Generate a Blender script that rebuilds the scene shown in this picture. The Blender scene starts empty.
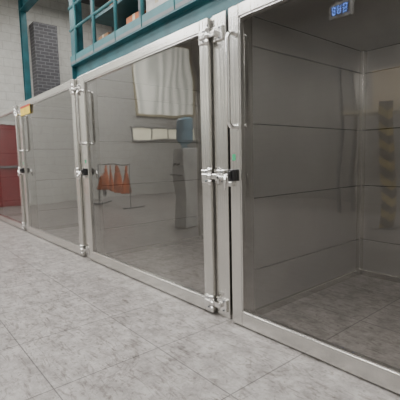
import bpy, bmesh, math, random
from mathutils import Vector, Matrix
random.seed(4)
C=bpy.context.scene.collection

# ---------------- materials ----------------
def new_mat(name):
    m=bpy.data.materials.new(name); m.use_nodes=True
    nt=m.node_tree; b=nt.nodes['Principled BSDF']
    return m,nt,b
def simple(name,col,rough=.5,metal=0,noise=.08,scale=8,emis=None,es=0,bump=0):
    m,nt,b=new_mat(name)
    g=nt.nodes.new('ShaderNodeNewGeometry'); n=nt.nodes.new('ShaderNodeTexNoise')
    n.inputs['Scale'].default_value=scale; n.inputs['Detail'].default_value=5
    nt.links.new(g.outputs['Position'],n.inputs['Vector'])
    r=nt.nodes.new('ShaderNodeValToRGB')
    c0=[max(0,c*(1-noise*2)) for c in col]; c1=[min(1,c*(1+noise*2)) for c in col]
    r.color_ramp.elements[0].position=.3; r.color_ramp.elements[1].position=.7
    r.color_ramp.elements[0].color=(*c0,1); r.color_ramp.elements[1].color=(*c1,1)
    nt.links.new(n.outputs['Fac'],r.inputs['Fac']); nt.links.new(r.outputs['Color'],b.inputs['Base Color'])
    b.inputs['Roughness'].default_value=rough; b.inputs['Metallic'].default_value=metal
    if emis:
        b.inputs['Emission Color'].default_value=(*emis,1); b.inputs['Emission Strength'].default_value=es
    if bump:
        bp=nt.nodes.new('ShaderNodeBump'); bp.inputs['Strength'].default_value=bump
        nt.links.new(n.outputs['Fac'],bp.inputs['Height']); nt.links.new(bp.outputs['Normal'],b.inputs['Normal'])
    return m
def brushed(name,col,rough,stretch,metal=1.0,var=.1,bump=0.0):
    m,nt,b=new_mat(name)
    g=nt.nodes.new('ShaderNodeNewGeometry'); mp=nt.nodes.new('ShaderNodeMapping')
    mp.inputs['Scale'].default_value=stretch
    n=nt.nodes.new('ShaderNodeTexNoise'); n.inputs['Scale'].default_value=1; n.inputs['Detail'].default_value=4
    nt.links.new(g.outputs['Position'],mp.inputs['Vector']); nt.links.new(mp.outputs['Vector'],n.inputs['Vector'])
    n2=nt.nodes.new('ShaderNodeTexNoise'); n2.inputs['Scale'].default_value=1.6; n2.inputs['Detail'].default_value=2
    nt.links.new(g.outputs['Position'],n2.inputs['Vector'])
    r=nt.nodes.new('ShaderNodeMapRange'); r.inputs['To Min'].default_value=rough*.8; r.inputs['To Max'].default_value=rough*1.25
    nt.links.new(n.outputs['Fac'],r.inputs['Value']); nt.links.new(r.outputs['Result'],b.inputs['Roughness'])
    cr=nt.nodes.new('ShaderNodeValToRGB'); cr.color_ramp.elements[0].position=.3; cr.color_ramp.elements[1].position=.7
    cr.color_ramp.elements[0].color=(*[c*(1-var) for c in col],1); cr.color_ramp.elements[1].color=(*[min(1,c*(1+var)) for c in col],1)
    nt.links.new(n2.outputs['Fac'],cr.inputs['Fac']); nt.links.new(cr.outputs['Color'],b.inputs['Base Color'])
    b.inputs['Metallic'].default_value=metal
    if bump:
        bp=nt.nodes.new('ShaderNodeBump'); bp.inputs['Strength'].default_value=bump; bp.inputs['Distance'].default_value=.004
        nt.links.new(n.outputs['Fac'],bp.inputs['Height']); nt.links.new(bp.outputs['Normal'],b.inputs['Normal'])
    return m
def brickmat(name,c1,c2,mortar,bw,bh,ms,axes,offset=.5,rough=.8,bump=.3,scuff=False):
    m,nt,b=new_mat(name)
    g=nt.nodes.new('ShaderNodeNewGeometry'); s=nt.nodes.new('ShaderNodeSeparateXYZ'); cb=nt.nodes.new('ShaderNodeCombineXYZ')
    nt.links.new(g.outputs['Position'],s.inputs[0])
    nt.links.new(s.outputs[axes[0]],cb.inputs[0]); nt.links.new(s.outputs[axes[1]],cb.inputs[1])
    t=nt.nodes.new('ShaderNodeTexBrick'); t.offset=offset
    t.inputs['Color1'].default_value=(*c1,1); t.inputs['Color2'].default_value=(*c2,1); t.inputs['Mortar'].default_value=(*mortar,1)
    t.inputs['Scale'].default_value=1; t.inputs['Mortar Size'].default_value=ms; t.inputs['Mortar Smooth'].default_value=.2
    t.inputs['Brick Width'].default_value=bw; t.inputs['Row Height'].default_value=bh
    nt.links.new(cb.outputs[0],t.inputs['Vector'])
    out=t.outputs['Color']
    n=nt.nodes.new('ShaderNodeTexNoise'); n.inputs['Scale'].default_value=7 if scuff else 5; n.inputs['Detail'].default_value=14; n.inputs['Roughness'].default_value=.82
    nt.links.new(g.outputs['Position'],n.inputs['Vector'])
    cr=nt.nodes.new('ShaderNodeValToRGB'); cr.color_ramp.elements[0].position=.40; cr.color_ramp.elements[1].position=.60
    lo=.52 if scuff else .85
    cr.color_ramp.elements[0].color=(lo,lo*.98,lo*.965,1); cr.color_ramp.elements[1].color=(1.0,1.0,1.0,1)
    nt.links.new(n.outputs['Fac'],cr.inputs['Fac'])
    mx=nt.nodes.new('ShaderNodeMixRGB'); mx.blend_type='MULTIPLY'; mx.inputs['Fac'].default_value=1
    nt.links.new(out,mx.inputs['Color1']); nt.links.new(cr.outputs['Color'],mx.inputs['Color2']); out=mx.outputs['Color']
    if scuff:
        for rot,sc,lo_,hi_ in ((.6,(3.5,14,1),.35,.41),(-.9,(3,16,1),.35,.41),(1.9,(4,12,1),.34,.39)):
            mp=nt.nodes.new('ShaderNodeMapping'); mp.inputs['Rotation'].default_value=(0,0,rot); mp.inputs['Scale'].default_value=sc
            nt.links.new(g.outputs['Position'],mp.inputs['Vector'])
            n2=nt.nodes.new('ShaderNodeTexNoise'); n2.inputs['Scale'].default_value=1.3; n2.inputs['Detail'].default_value=8; n2.inputs['Distortion'].default_value=2.5
            nt.links.new(mp.outputs['Vector'],n2.inputs['Vector'])
            c2r=nt.nodes.new('ShaderNodeValToRGB'); c2r.color_ramp.elements[0].position=lo_; c2r.color_ramp.elements[1].position=hi_
            c2r.color_ramp.elements[0].color=(.55,.52,.50,1); c2r.color_ramp.elements[1].color=(1,1,1,1)
            nt.links.new(n2.outputs['Fac'],c2r.inputs['Fac'])
            m2=nt.nodes.new('ShaderNodeMixRGB'); m2.blend_type='MULTIPLY'; m2.inputs['Fac'].default_value=.65
            nt.links.new(out,m2.inputs['Color1']); nt.links.new(c2r.outputs['Color'],m2.inputs['Color2']); out=m2.outputs['Color']
        # thin hairline cracks / scratches: narrow band of a large warped noise
        for sc_,ds in ((1.1,2.0),(1.9,1.2)):
            k=nt.nodes.new('ShaderNodeTexNoise'); k.inputs['Scale'].default_value=sc_; k.inputs['Detail'].default_value=6; k.inputs['Distortion'].default_value=ds
            nt.links.new(g.outputs['Position'],k.inputs['Vector'])
            kr=nt.nodes.new('ShaderNodeValToRGB'); e=kr.color_ramp.elements
            e[0].position=.494; e[0].color=(1,1,1,1); e[1].position=.506; e[1].color=(1,1,1,1)
            mid=kr.color_ramp.elements.new(.50); mid.color=(.55,.52,.50,1)
            nt.links.new(k.outputs['Fac'],kr.inputs['Fac'])
            mk=nt.nodes.new('ShaderNodeMixRGB'); mk.blend_type='MULTIPLY'; mk.inputs['Fac'].default_value=.6
            nt.links.new(out,mk.inputs['Color1']); nt.links.new(kr.outputs['Color'],mk.inputs['Color2']); out=mk.outputs['Color']
        v=nt.nodes.new('ShaderNodeTexNoise'); v.inputs['Scale'].default_value=30; v.inputs['Detail'].default_value=3
        nt.links.new(g.outputs['Position'],v.inputs['Vector'])
        c3=nt.nodes.new('ShaderNodeValToRGB'); c3.color_ramp.elements[0].position=.33; c3.color_ramp.elements[1].position=.38
        c3.color_ramp.elements[0].color=(.4,.37,.34,1); c3.color_ramp.elements[1].color=(1,1,1,1)
        nt.links.new(v.outputs['Fac'],c3.inputs['Fac'])
        m3=nt.nodes.new('ShaderNodeMixRGB'); m3.blend_type='MULTIPLY'; m3.inputs['Fac'].default_value=.55
        nt.links.new(out,m3.inputs['Color1']); nt.links.new(c3.outputs['Color'],m3.inputs['Color2']); out=m3.outputs['Color']
    nt.links.new(out,b.inputs['Base Color']); b.inputs['Roughness'].default_value=rough
    bp=nt.nodes.new('ShaderNodeBump'); bp.inputs['Strength'].default_value=bump; bp.inputs['Distance'].default_value=.01; bp.invert=True
    nt.links.new(t.outputs['Fac'],bp.inputs['Height']); nt.links.new(bp.outputs['Normal'],b.inputs['Normal'])
    return m
def glassmat(name,tint,base,gain):
    m=bpy.data.materials.new(name); m.use_nodes=True; nt=m.node_tree; nt.nodes.clear()
    o=nt.nodes.new('ShaderNodeOutputMaterial'); tr=nt.nodes.new('ShaderNodeBsdfTransparent'); gl=nt.nodes.new('ShaderNodeBsdfGlossy')
    tr.inputs['Color'].default_value=(*tint,1); gl.inputs['Color'].default_value=(.97,.97,.95,1); gl.inputs['Roughness'].default_value=.02
    lw=nt.nodes.new('ShaderNodeLayerWeight'); lw.inputs['Blend'].default_value=.5
    p=nt.nodes.new('ShaderNodeMath'); p.operation='POWER'; p.inputs[1].default_value=2
    nt.links.new(lw.outputs['Facing'],p.inputs[0])
    ma=nt.nodes.new('ShaderNodeMath'); ma.operation='MULTIPLY_ADD'; ma.inputs[1].default_value=gain; ma.inputs[2].default_value=base; ma.use_clamp=True
    nt.links.new(p.outputs[0],ma.inputs[0])
    g=nt.nodes.new('ShaderNodeNewGeometry'); n=nt.nodes.new('ShaderNodeTexNoise'); n.inputs['Scale'].default_value=1.6; n.inputs['Detail'].default_value=1
    nt.links.new(g.outputs['Position'],n.inputs['Vector'])
    bp=nt.nodes.new('ShaderNodeBump'); bp.inputs['Strength'].default_value=.12; bp.inputs['Distance'].default_value=.06
    nt.links.new(n.outputs['Fac'],bp.inputs['Height']); nt.links.new(bp.outputs['Normal'],gl.inputs['Normal'])
    mx=nt.nodes.new('ShaderNodeMixShader'); nt.links.new(ma.outputs[0],mx.inputs[0])
    nt.links.new(tr.outputs[0],mx.inputs[1]); nt.links.new(gl.outputs[0],mx.inputs[2]); nt.links.new(mx.outputs[0],o.inputs[0])
    return m
def stripes(name,ca,cb_,freq,axis_vec,rough=.5,emis=0,soft=False):
    m,nt,b=new_mat(name)
    g=nt.nodes.new('ShaderNodeNewGeometry'); d=nt.nodes.new('ShaderNodeVectorMath'); d.operation='DOT_PRODUCT'; d.inputs[1].default_value=axis_vec
    nt.links.new(g.outputs['Position'],d.inputs[0])
    mu=nt.nodes.new('ShaderNodeMath'); mu.operation='MULTIPLY'; mu.inputs[1].default_value=freq; nt.links.new(d.outputs['Value'],mu.inputs[0])
    if soft:
        gt=nt.nodes.new('ShaderNodeMath'); gt.operation='SINE'; nt.links.new(mu.outputs[0],gt.inputs[0])
        h=nt.nodes.new('ShaderNodeMath'); h.operation='MULTIPLY_ADD'; h.inputs[1].default_value=.5; h.inputs[2].default_value=.5; nt.links.new(gt.outputs[0],h.inputs[0]); gt=h
    else:
        fr=nt.nodes.new('ShaderNodeMath'); fr.operation='FRACT'; nt.links.new(mu.outputs[0],fr.inputs[0])
        gt=nt.nodes.new('ShaderNodeMath'); gt.operation='GREATER_THAN'; gt.inputs[1].default_value=.5; nt.links.new(fr.outputs[0],gt.inputs[0])
    mx=nt.nodes.new('ShaderNodeMixRGB'); mx.inputs['Color1'].default_value=(*ca,1); mx.inputs['Color2'].default_value=(*cb_,1)
    nt.links.new(gt.outputs[0],mx.inputs['Fac']); nt.links.new(mx.outputs[0],b.inputs['Base Color']); b.inputs['Roughness'].default_value=rough
    if emis:
        nt.links.new(mx.outputs[0],b.inputs['Emission Color']); b.inputs['Emission Strength'].default_value=emis
    return m

M={}
M['steel']=brushed('stainless_frame',(.66,.65,.62),.22,(60,60,2.5),1,.05,.35)
M['panel']=brushed('stainless_panel',(.50,.49,.475),.34,(40,40,2),.75,.07)
M['hinge']=brushed('cast_steel',(.76,.75,.73),.2,(20,20,20),1,.05)
M['glass']=glassmat('tinted_polycarbonate',(.66,.645,.63),.06,.55)
M['black']=simple('black_plastic',(.012,.012,.013),.4)
M['rubber']=simple('black_seal',(.02,.02,.02),.8)
M['floor']=brickmat('vinyl_tiles',(.40,.378,.36),(.37,.348,.332),(.15,.14,.135),.61,.61,.0035,(0,1),0,.34,.1,True)
M['block']=brickmat('white_blockwork',(.60,.60,.565),(.58,.58,.545),(.47,.47,.44),.42,.21,.008,(1,2),.5,.7,.3)
M['blockx']=brickmat('grey_blockwork',(.15,.16,.165),(.13,.14,.145),(.09,.10,.10),.42,.21,.012,(0,2),.5,.7,.5)
M['blockf']=brickmat('painted_blockwork',(.36,.355,.34),(.33,.325,.31),(.25,.25,.24),.42,.21,.012,(0,2),.5,.7,.5)
M['dkbrick']=brickmat('dark_brick',(.09,.09,.10),(.07,.07,.08),(.17,.17,.18),.22,.085,.010,(1,2),.5,.7,.4)
M['teal']=simple('teal_paint',(.014,.10,.12),.42,0,.12,5)
M['teal2']=simple('teal_paint_light',(.035,.16,.18),.45,0,.1,5)
M['ceil']=simple('ceiling_dark',(.10,.105,.105),.8)
M['cream']=simple('cream_paint',(.58,.52,.36),.5)
M['white']=simple('white_paint',(.70,.70,.67),.5)
M['card']=simple('cardboard',(.34,.20,.11),.85)
M['card2']=simple('cardboard_light',(.44,.30,.18),.85)
M['orange']=simple('orange_crate_plastic',(.50,.14,.03),.5)
M['red']=simple('red_paint',(.24,.010,.018),.45)
M['redbag']=simple('red_fabric',(.50,.13,.04),.85,0,.2,6)
M['grey']=simple('grey_paint',(.16,.17,.18),.5)
M['dgrey']=simple('dark_backboard',(.06,.07,.075),.7)
M['lgrey']=simple('light_grey_plastic',(.36,.36,.35),.5)
M['blue']=simple('blue_plastic',(.34,.56,.70),.15,0,.05,4)
M['green']=simple('green_sticker',(.03,.35,.16),.5)
M['yellow']=simple('yellow_label',(.80,.58,.06),.5)
M['rlabel']=simple('red_label',(.5,.06,.03),.5)
M['haz']=stripes('hazard_tape',(.6,.45,.08),(.03,.03,.03),5.0,(.6,.3,.8))
M['curtain']=stripes('strip_curtain',(.97,.95,.86),(.58,.59,.53),18,(.15,1,0),.35,1.5,True)
M['glow']=simple('daylit_pane',(.9,.85,.65),.4,0,.1,3,(1,.93,.70),1.4)
M['tube']=simple('fluorescent_tube',(1,1,1),.4,0,0,5,(1,.97,.9),16)
M['disp']=simple('blue_display',(.02,.05,.3),.3,0,0,5,(.12,.3,1),14)
M['beige']=simple('beige_board',(.6,.5,.36),.6,0,.05,5)

# ---------------- geometry helpers ----------------
def empty(name,loc=(0,0,0)):
    e=bpy.data.objects.new(name,None); C.objects.link(e); e.location=loc; e.empty_display_size=.1
    return e
def finish(name,bm,mat,parent=None,bevel=0,smooth=False):
    me=bpy.data.meshes.new(name); bm.normal_update(); bm.to_mesh(me); bm.free()
    o=bpy.data.objects.new(name,me); C.objects.link(o)
    mats=mat if isinstance(mat,list) else [mat]
    for mm in mats: me.materials.append(mm)
    if parent:
        o.parent=parent; o.matrix_parent_inverse=Matrix.Translation(parent.location).inverted()
    if bevel:
        b=o.modifiers.new('bevel','BEVEL'); b.width=bevel; b.segments=2; b.limit_method='ANGLE'
    if smooth:
        for p in me.polygons: p.use_smooth=True
    return o
def addbox(bm,a,b,mi=0):
    lo=Vector([min(a[i],b[i]) for i in range(3)]); hi=Vector([max(a[i],b[i]) for i in range(3)])
    vs=[bm.verts.new((x,y,z)) for x in (lo.x,hi.x) for y in (lo.y,hi.y) for z in (lo.z,hi.z)]
    for f in ((0,1,3,2),(4,6,7,5),(0,4,5,1),(2,3,7,6),(0,2,6,4),(1,5,7,3)):
        fc=bm.faces.new([vs[i] for i in f]); fc.material_index=mi
def boxes(name,lst,mat,parent=None,bevel=0):
    bm=bmesh.new()
    for it in lst: addbox(bm,it[0],it[1],it[2] if len(it)>2 else 0)
    return finish(name,bm,mat,parent,bevel)
def addcyl(bm,p0,p1,r,seg=16,r2=None,mi=0):
    p0=Vector(p0);p1=Vector(p1);d=p1-p0
    r2=r if r2 is None else r2
    q=d.to_track_quat('Z','Y').to_matrix().to_4x4()
    bmesh.ops.create_cone(bm,cap_ends=True,segments=seg,radius1=r,radius2=r2,depth=d.length,matrix=Matrix.Translation((p0+p1)/2)@q)
def cyls(name,lst,mat,parent=None,seg=16):
    bm=bmesh.new()
    for it in lst: addcyl(bm,it[0],it[1],it[2],seg,it[3] if len(it)>3 else None)
    o=finish(name,bm,mat,parent)
    for p in o.data.polygons: p.use_smooth=len(p.vertices)==4
    return o
def tube(name,pts,r,mat,parent=None):
    cu=bpy.data.curves.new(name,'CURVE'); cu.dimensions='3D'; cu.bevel_depth=r; cu.bevel_resolution=5; cu.use_fill_caps=True
    s=cu.splines.new('POLY'); s.points.add(len(pts)-1)
    for i,p in enumerate(pts): s.points[i].co=(*p,1)
    cu.materials.append(mat)
    t=bpy.data.objects.new(name,cu); C.objects.link(t)
    dg=bpy.context.evaluated_depsgraph_get(); me=bpy.data.meshes.new_from_object(t.evaluated_get(dg))
    bpy.data.objects.remove(t)
    o=bpy.data.objects.new(name,me); C.objects.link(o)
    for p in me.polygons: p.use_smooth=True
    if parent:
        o.parent=parent; o.matrix_parent_inverse=Matrix.Translation(parent.location).inverted()
    return o
def dhandle(name,x,y0,yout,z0,z1,r,mat,parent):
    R=.035; pts=[(x,y0,z0)]
    for i in range(7):
        a=i/6*math.pi/2; pts.append((x,yout+R-R*math.sin(a),z0+R-R*math.cos(a)))
    for i in range(7):
        a=i/6*math.pi/2; pts.append((x,yout+R-R*math.cos(a),z1-R+R*math.sin(a)))
    pts.append((x,y0,z1))
    return tube(name,pts,r,mat,parent)
def area(n,loc,size,sy,power,col,rot=(0,0,0),parent=None):
    l=bpy.data.lights.new(n,'AREA'); l.shape='RECTANGLE'; l.size=size; l.size_y=sy; l.energy=power; l.color=col
    o=bpy.data.objects.new(n,l); C.objects.link(o); o.location=loc; o.rotation_euler=rot
    if parent:
        o.parent=parent; o.matrix_parent_inverse=Matrix.Translation(parent.location).inverted()

# ---------------- room ----------------
XL,XR,YF,YB,ZC=-10.8,3.2,-7.2,3.9,5.6
boxes('floor',[((XL,YF,-.1),(XR,YB,0))],M['floor'])
boxes('wall_left',[((XL-.15,YF,0),(XL,YB,ZC))],M['block'])
boxes('wall_back',[((XL,YB,0),(XR,YB+.15,ZC))],M['blockx'])
boxes('wall_front',[((XL,YF-.15,0),(XR,YF,ZC))],M['blockf'])
boxes('wall_right',[((XR,YF,0),(XR+.15,YB,ZC))],M['block'])
boxes('ceiling',[((XL,YF,ZC),(XR,YB,ZC+.1))],M['ceil'])

# ---------------- enclosures ----------------
H=2.04; D=1.62
def enclosure(x0,x1):
    e=empty('stainless_steel_enclosure',((x0+x1)/2,D/2,0))
    boxes('front_frame',[((x0,.0,0),(x0+.085,.065,H)),((x1-.125,-.02,0),(x1,.065,H)),
        ((x0+.085,.0,H-.07),(x1-.125,.065,H)),((x0+.085,.0,0),(x1-.125,.065,.03))],M['steel'],e,.004)
    zs=[.02,.33,.83,1.33,1.83,H-.02]
    L=[];g=.003
    for i in range(5):
        a,b=zs[i]+g,zs[i+1]-g
        L+= [((x0+.004,.066,a),(x0+.022,D-.02,b)),((x1-.022,.066,a),(x1-.004,D-.02,b))]
        L+= [((x0+.03,D-.02,a),((x0+x1)/2-g,D-.002,b)),(((x0+x1)/2+g,D-.02,a),(x1-.03,D-.002,b))]
    boxes('wall_panels',L,M['panel'],e,.003)
    boxes('panel_backing',[((x0,.066,.0),(x0+.004,D,H)),((x1-.004,.066,0),(x1,D,H)),((x0+.004,D-.002,0),(x1-.004,D,H))],M['rubber'],e)
    boxes('roof_panel',[((x0+.022,.066,H-.02),(x1-.022,D-.02,H))],M['panel'],e)
    boxes('inner_posts',[((x0+.022,D-.085,0),(x0+.06,D-.02,H-.02)),((x1-.06,D-.085,0),(x1-.022,D-.02,H-.02)),
        ((x0+.022,.067,0),(x0+.05,.12,H-.02)),((x1-.05,.067,0),(x1-.022,.12,H-.02))],M['steel'],e,.003)
    boxes('inner_skirting',[((x0+.022,.12,0),(x0+.045,D-.085,.05)),((x1-.045,.12,0),(x1-.022,D-.085,.05)),((x0+.06,D-.045,0),(x1-.06,D-.02,.05))],M['steel'],e,.003)
    area('interior_fill_light',((x0+x1)/2,.092,H-.032),(x1-x0)*.8,.04,5,(1,.98,.95),(math.radians(18),0,0),e)  # fill light added behind the header to brighten the interior; no real fitting
    a,b=x0+.002,x1-.14; z0,z1=.012,H-.012; s=.088
    boxes('door_leaf_frame',[((a,-.05,z0),(a+s,-.006,z1)),((b-s,-.05,z0),(b,-.006,z1)),
        ((a+s,-.05,z1-.075),(b-s,-.006,z1)),((a+s,-.05,z0),(b-s,-.006,z0+.095))],M['steel'],e,.005)
    boxes('leaf_inner_bead',[((a+s,-.044,z0+.095),(a+s+.008,-.012,z1-.075)),((b-s-.008,-.044,z0+.095),(b-s,-.012,z1-.075)),
        ((a+s,-.044,z0+.095),(b-s,-.012,z0+.103)),((a+s,-.044,z1-.083),(b-s,-.012,z1-.075))],M['hinge'],e)
    bm=bmesh.new(); vs=[bm.verts.new(p) for p in ((a+s,-.03,z0+.095),(b-s,-.03,z0+.095),(b-s,-.03,z1-.075),(a+s,-.03,z1-.075))]; bm.faces.new(vs)
    finish('door_glazing',bm,M['glass'],e)
    for i,z in enumerate((.09,.985,1.91)):
        hx=b+.004
        L=[((hx-.085,-.066,z-.045),(hx-.010,-.05,z+.045)),((hx+.012,-.036,z-.045),(hx+.115,-.02,z+.045)),
           ((hx-.07,-.078,z-.018),(hx-.012,-.066,z+.018)),((hx+.012,-.062,z-.018),(hx+.07,-.036,z+.018))]
        boxes('hinge_plates_%d'%(i+1),L,M['hinge'],e,.004)
        cyls('hinge_knuckle_%d'%(i+1),[((hx,-.062,z-.06),(hx,-.062,z-.021),.015),((hx,-.062,z-.019),(hx,-.062,z+.019),.0165),((hx,-.062,z+.021),(hx,-.062,z+.06),.015)],M['hinge'],e)
        cyls('hinge_bolts_%d'%(i+1),[((hx-.035,-.07,z+dz),(hx-.035,-.064,z+dz),.007) for dz in (-.032,.032)]+[((hx+.09,-.042,z+dz),(hx+.09,-.034,z+dz),.007) for dz in (-.032,.032)],M['grey'],e,8)
    dhandle('pull_handle',a+.060,-.05,-.115,1.30,1.86,.014,M['hinge'],e)
    cyls('handle_rosettes',[((a+.060,-.056,z),(a+.060,-.05,z),.024) for z in (1.30,1.86)],M['hinge'],e)
    zl=1.0
    boxes('latch_body',[((a+.012,-.085,zl-.04),(a+.060,-.05,zl+.035)),((a+.022,-.10,zl-.025),(a+.05,-.085,zl+.025))],M['black'],e,.006)
    boxes('latch_plate',[((a-.12,-.062,zl-.03),(a+.012,-.051,zl-.012)),((a-.12,-.062,zl-.065),(a-.095,-.021,zl-.005)),((a+.004,-.075,zl-.075),(a+.034,-.05,zl-.045))],M['hinge'],e,.003)
    cyls('latch_lever',[((a+.036,-.10,zl),(a+.036,-.13,zl),.009),((a+.036,-.128,zl+.005),(a+.036,-.135,zl-.09),.010,.007)],M['hinge'],e)
    boxes('green_sticker',[((a+.022,-.0515,zl+.09),(a+.05,-.05,zl+.13))],M['green'],e)
    return e
units=[(-1.775,.52),(-4.065,-1.825),(-6.45,-4.10),(-8.80,-6.485)]
encs=[enclosure(a,b) for a,b in units]
lab=empty('warning_label',(-6.2,-.052,1.9))
boxes('label_field',[((-6.36,-.053,1.83),(-5.88,-.051,1.965))],M['yellow'],lab)
boxes('label_band',[((-6.36,-.0545,1.935),(-5.88,-.053,1.965))],M['rlabel'],lab)

# ---------------- mezzanine (teal steelwork) ----------------
mz=empty('mezzanine_platform',(-2,1.9,2.4))
x0,x1=-5.85,2.8
boxes('edge_beam',[((x0,.58,2.32),(x1,.76,2.34)),((x0,.66,2.34),(x1,.68,2.56)),((x0,.58,2.56),(x1,.76,2.58))],M['teal'],mz)
boxes('end_beam',[((x0-.02,.60,2.32),(x0,3.7,2.58))],M['teal'],mz)
boxes('deck',[((x0,.58,2.582),(x1,3.85,2.62))],M['grey'],mz)
boxes('joists',[((x0+.6*i,.68,2.40),(x0+.6*i+.06,3.7,2.58)) for i in range(1,14)],M['teal'],mz)
boxes('toe_board',[((x0,.58,2.62),(x1,.60,2.70))],M['teal2'],mz)
boxes('columns',[((x0-.02+dx,3.58,0),(x0+.12+dx,3.72,2.32)) for dx in (0,4.0,8.0)]+[((x0,.60,2.58),(x0+.14,.74,5.58))],M['teal'],mz,.004)
P=[((x0+.2+i*.62,.60,2.58),(x0+.2+i*.62,.60,3.70),.024) for i in range(14)]
P+=[((x0,.60,3.70),(x1,.60,3.70),.026)]+[((x0,.60,z),(x1,.60,z),.020) for z in (3.08,3.40)]
cyls('guard_rail',P,M['teal2'],mz)
ss=empty('storage_shelving',(-2,1.1,2.62))
boxes('uprights',[((x0+.3+i*1.35,y,2.621),(x0+.36+i*1.35,y+.05,4.9)) for i in range(7) for y in (.80,1.30)],M['grey'],ss)
SZ=(2.66,3.17,3.72,4.25)
boxes('decks',[((x0+.3,.80,z),(x0+8.46,1.35,z+.04)) for z in SZ],M['teal'],ss)
boxes('back_sheet',[((x0+.3,1.36,2.622),(x0+8.46,1.38,4.9))],M['dgrey'],ss)

st=empty('steel_column',(-9.45,.98,0))
boxes('web',[((-9.51,.97,0),(-9.39,.99,5.58))],M['teal'],st)
boxes('flanges',[((-9.52,.92,0),(-9.50,1.04,5.58)),((-9.40,.92,0),(-9.38,1.04,5.58))],M['teal'],st)
boxes('base_plate',[((-9.6,.84,0),(-9.3,1.12,.02))],M['teal'],st)
rb=empty('roof_beam',(-7,.98,4.4))
boxes('flanges',[((-9.37,.90,4.5),(-5.9,1.06,4.52)),((-9.37,.90,4.78),(-5.9,1.06,4.8))],M['teal'],rb)
boxes('web',[((-9.37,.97,4.52),(-5.9,.99,4.78))],M['teal'],rb)

boxes('brick_pier',[((-10.798,1.52,0),(-10.45,2.12,4.7))],M['dkbrick'])
def carton(x,y,z,w,d,h,m):
    e=empty('cardboard_box',(x,y,z))
    boxes('carton',[((x,y,z),(x+w,y+d,z+h))],m,e,.006)
    boxes('tape',[((x+w*.42,y-.001,z+h*.6),(x+w*.58,y,z+h)),((x+w*.42,y,z+h),(x+w*.58,y+d,z+h+.001))],M['cream'],e)
    boxes('flap_seam',[((x+.01,y+d*.49,z+h+.0012),(x+w-.01,y+d*.51,z+h+.002))],M['rubber'],e)
for (x,y,w,d,h,m) in ((-7.3,.9,.5,.4,.28,'card'),(-8.1,1.0,.45,.4,.22,'card2'),(-6.7,1.05,.35,.35,.40,'card')):
    carton(x,y,H+.001,w,d,h,M[m])
for z in SZ:
    x=x0+.42
    while x<x0+7.8:
        w=random.uniform(.25,.52); h=random.uniform(.2,.44)
        k=int((x-(x0+.3))/1.35); nxt=x0+.3+(k+1)*1.35
        if x+w>nxt-.03: x=nxt+.08; continue
        if random.random()<.8: carton(x,.84+random.uniform(0,.06),z+.041,w,.40,h,M[random.choice(['card','card2','orange','orange','lgrey','white'])])
        x+=w+random.uniform(.02,.2)
for x,y,r in ((-6.6,2.6,.05),(-6.3,2.7,.035)):
    cyls('service_pipe',[((x,y,0),(x,y,5.55),r)]+[((x,y,z),(x,y,z+.04),r*1.35) for z in (1,2.2,3.4)],M['white'])

dr=empty('door_1',(XL,-.8,0))
boxes('door_1_leaf',[((XL,-1.2,0.01),(XL+.05,-.3,2.1))],M['red'],dr,.004)
boxes('door_1_frame',[((XL,-1.28,0),(XL+.07,-1.202,2.18)),((XL,-.298,0),(XL+.07,-.22,2.18)),((XL,-1.202,2.102),(XL+.07,-.298,2.18))],M['white'],dr)
boxes('door_1_pushbar',[((XL+.05,-1.12,1.0),(XL+.10,-.4,1.05))],M['grey'],dr,.005)

# ---- things opposite the row (seen as reflections) ----
w=empty('window_1',(XL,-5.8,3.5))
boxes('window_1_glazing',[((XL,-7.0,2.6),(XL+.03,-4.75,4.9))],M['curtain'],w)
boxes('window_1_frame',[((XL,-7.08,2.52),(XL+.06,-4.67,2.6)),((XL,-7.08,4.9),(XL+.06,-4.67,4.98)),((XL,-7.08,2.6),(XL+.06,-7.0,4.9)),((XL,-4.75,2.6),(XL+.06,-4.67,4.9))],M['cream'],w)
w=empty('window_2',(XL,-5.5,2))
boxes('window_2_panes',[((XL,-7.0+i*.62,1.80),(XL+.03,-6.42+i*.62,2.15)) for i in range(4)],M['glow'],w)
boxes('window_2_frame',[((XL,-7.08,1.75),(XL+.06,-4.5,1.80)),((XL,-7.08,2.15),(XL+.06,-4.5,2.20))]+[((XL,-7.04+i*.62,1.80),(XL+.06,-7.0+i*.62,2.15)) for i in range(5)],M['lgrey'],w)

wc=empty('water_cooler',(-4.95,-2.1,0))
boxes('body',[((-5.10,-2.25,0),(-4.80,-1.95,1.28))],M['white'],wc,.02)
boxes('drip_tray',[((-5.05,-1.95,.85),(-4.85,-1.87,.87))],M['grey'],wc,.004)
cyls('taps',[((-5.0,-1.95,1.02),(-5.0,-1.90,1.0),.012),((-4.9,-1.95,1.02),(-4.9,-1.90,1.0),.012)],M['black'],wc)
bm=bmesh.new()
for p0,p1,r,r2 in (((0,0,1.28),(0,0,1.34),.05,.05),((0,0,1.34),(0,0,1.42),.06,.135),((0,0,1.42),(0,0,1.55),.135,.135),((0,0,1.55),(0,0,1.57),.128,.128),((0,0,1.57),(0,0,1.72),.135,.135),((0,0,1.72),(0,0,1.75),.135,.11)):
    addcyl(bm,Vector(p0)+Vector((-4.95,-2.1,0)),Vector(p1)+Vector((-4.95,-2.1,0)),r,24,r2)
finish('bottle',bm,M['blue'],wc)
rk=empty('sack_rack',(-8.8,-2.7,0))
ry=-2.7
cyls('rack_frame',[((-9.5,ry,0),(-9.5,ry,1.05),.012),((-7.7,ry,0),(-7.7,ry,1.05),.012),((-9.5,ry,1.05),(-7.7,ry,1.05),.012),
  ((-9.5,ry-.25,0.02),(-9.5,ry+.25,0.02),.015),((-7.7,ry-.25,0.02),(-7.7,ry+.25,0.02),.015)],M['grey'],rk)
bm=bmesh.new()
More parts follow.
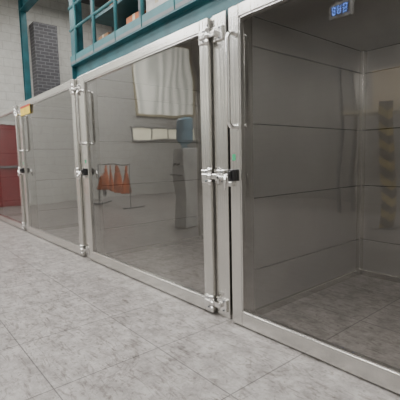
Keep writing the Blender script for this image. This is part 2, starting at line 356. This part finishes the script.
for i in range(4):
    x=-9.25+i*.45
    addcyl(bm,(x,ry,1.03),(x,ry,.85),.025,14,.05); addcyl(bm,(x,ry,.85),(x,ry,.36),.05,14,.15)
finish('sacks',bm,M['redbag'],rk,.02)
hp=empty('hazard_post',(-2.7,-4,0))
boxes('post',[((-2.66,-4.1,.02),(-2.52,-3.96,1.9))],M['haz'],hp,.01)
boxes('foot',[((-2.72,-4.16,0),(-2.46,-3.90,.02))],M['grey'],hp)
sh=empty('storage_rack',(-3.0,-5.4,0))
boxes('uprights',[((x,y,0),(x+.06,y+.06,2.9)) for x in (-4.1,-1.9) for y in (-5.9,-5.36)],M['grey'],sh)
boxes('shelves',[((-4.1,-5.9,z),(-1.84,-5.3,z+.06)) for z in (1.9,)],M['cream'],sh)
boxes('stored_panels',[((-3.5,-5.7,1.96),(-2.8,-5.5,2.7)),((-2.6,-5.7,1.96),(-2.1,-5.4,2.35))],M['beige'],sh,.01)
dd=empty('digital_display',(-3.8,-5,3.8))
boxes('housing',[((-4.12,-5.05,3.60),(-3.62,-4.95,3.90))],M['lgrey'],dd,.01)
boxes('screen',[((-4.08,-4.95,3.66),(-3.66,-4.947,3.85))],M['black'],dd)
seg=[]
for i in range(3):
    xx=-3.70-i*.13
    seg+=[((xx-.08,-4.946,z),(xx,-4.943,z+.015)) for z in (3.68,3.75,3.82)]+[((xx-.08,-4.946,3.68),(xx-.065,-4.943,3.835)),((xx-.015,-4.946,3.68),(xx,-4.943,3.835))]
boxes('screen_segments',seg,M['disp'],dd)
cyls('hangers',[((-4.05,-5,3.90),(-4.05,-5,ZC),.008),((-3.7,-5,3.90),(-3.7,-5,ZC),.008)],M['grey'],dd)

# ---------------- lights ----------------
def fluoro(x,y,z,l=1.5):
    e=empty('fluorescent_light',(x,y,z))
    dx=l/2
    boxes('housing',[((x-dx-.05,y-.08,z+.03),(x+dx+.05,y+.08,z+.10))],M['white'],e,.005)
    o=.045
    cyls('tubes',[((x-dx,y-o,z),(x+dx,y-o,z),.018),((x-dx,y+o,z),(x+dx,y+o,z),.018)],M['tube'],e)
    cyls('hangers',[((x-dx*.8,y,z+.1),(x-dx*.8,y,ZC),.006),((x+dx*.8,y,z+.1),(x+dx*.8,y,ZC),.006)],M['grey'],e)
for x in (-8.8,-5.8,-2.6,.4):
    for y in (-1.4,-4.4):
        fluoro(x,y,4.9)
for i,x in enumerate((-8.8,-5.8,-2.6,.4)):
    area('ceiling_lamp_%d'%i,(x,-1.4,4.8),2.2,1.0,92,(1,.99,.98))
    area('ceiling_lamp_far_%d'%i,(x,-4.4,4.8),2.2,1.0,170,(1,.99,.98))
area('rear_lamp',(-8.5,2.2,5.2),2.5,1.5,85,(1,.98,.94))
area('rear_lamp_mezz',(-3,2.4,5.2),4,1.5,40,(1,.98,.94))
wd=bpy.data.worlds.new('world'); bpy.context.scene.world=wd; wd.use_nodes=True
wd.node_tree.nodes['Background'].inputs[0].default_value=(.9,.95,1,1); wd.node_tree.nodes['Background'].inputs[1].default_value=.5

# ---------------- camera ----------------
f=382; yaw=math.radians(39.7); pitch=math.radians(-6.01); roll=math.radians(1.33)
fh=Vector((-math.cos(yaw),math.sin(yaw),0)); r=Vector((math.sin(yaw),math.cos(yaw),0)); up=Vector((0,0,1))
F=fh*math.cos(pitch)+up*math.sin(pitch); U=r.cross(F)
Rr=r*math.cos(roll)-U*math.sin(roll); Ur=U*math.cos(roll)+r*math.sin(roll)
cd=bpy.data.cameras.new('camera'); cam=bpy.data.objects.new('camera',cd); C.objects.link(cam)
cd.sensor_width=36; cd.sensor_fit='HORIZONTAL'; cd.lens=36*f/400
cam.matrix_world=Matrix((( Rr.x,Ur.x,-F.x,0),(Rr.y,Ur.y,-F.y,-1.781),(Rr.z,Ur.z,-F.z,1.1),(0,0,0,1)))
bpy.context.scene.camera=cam
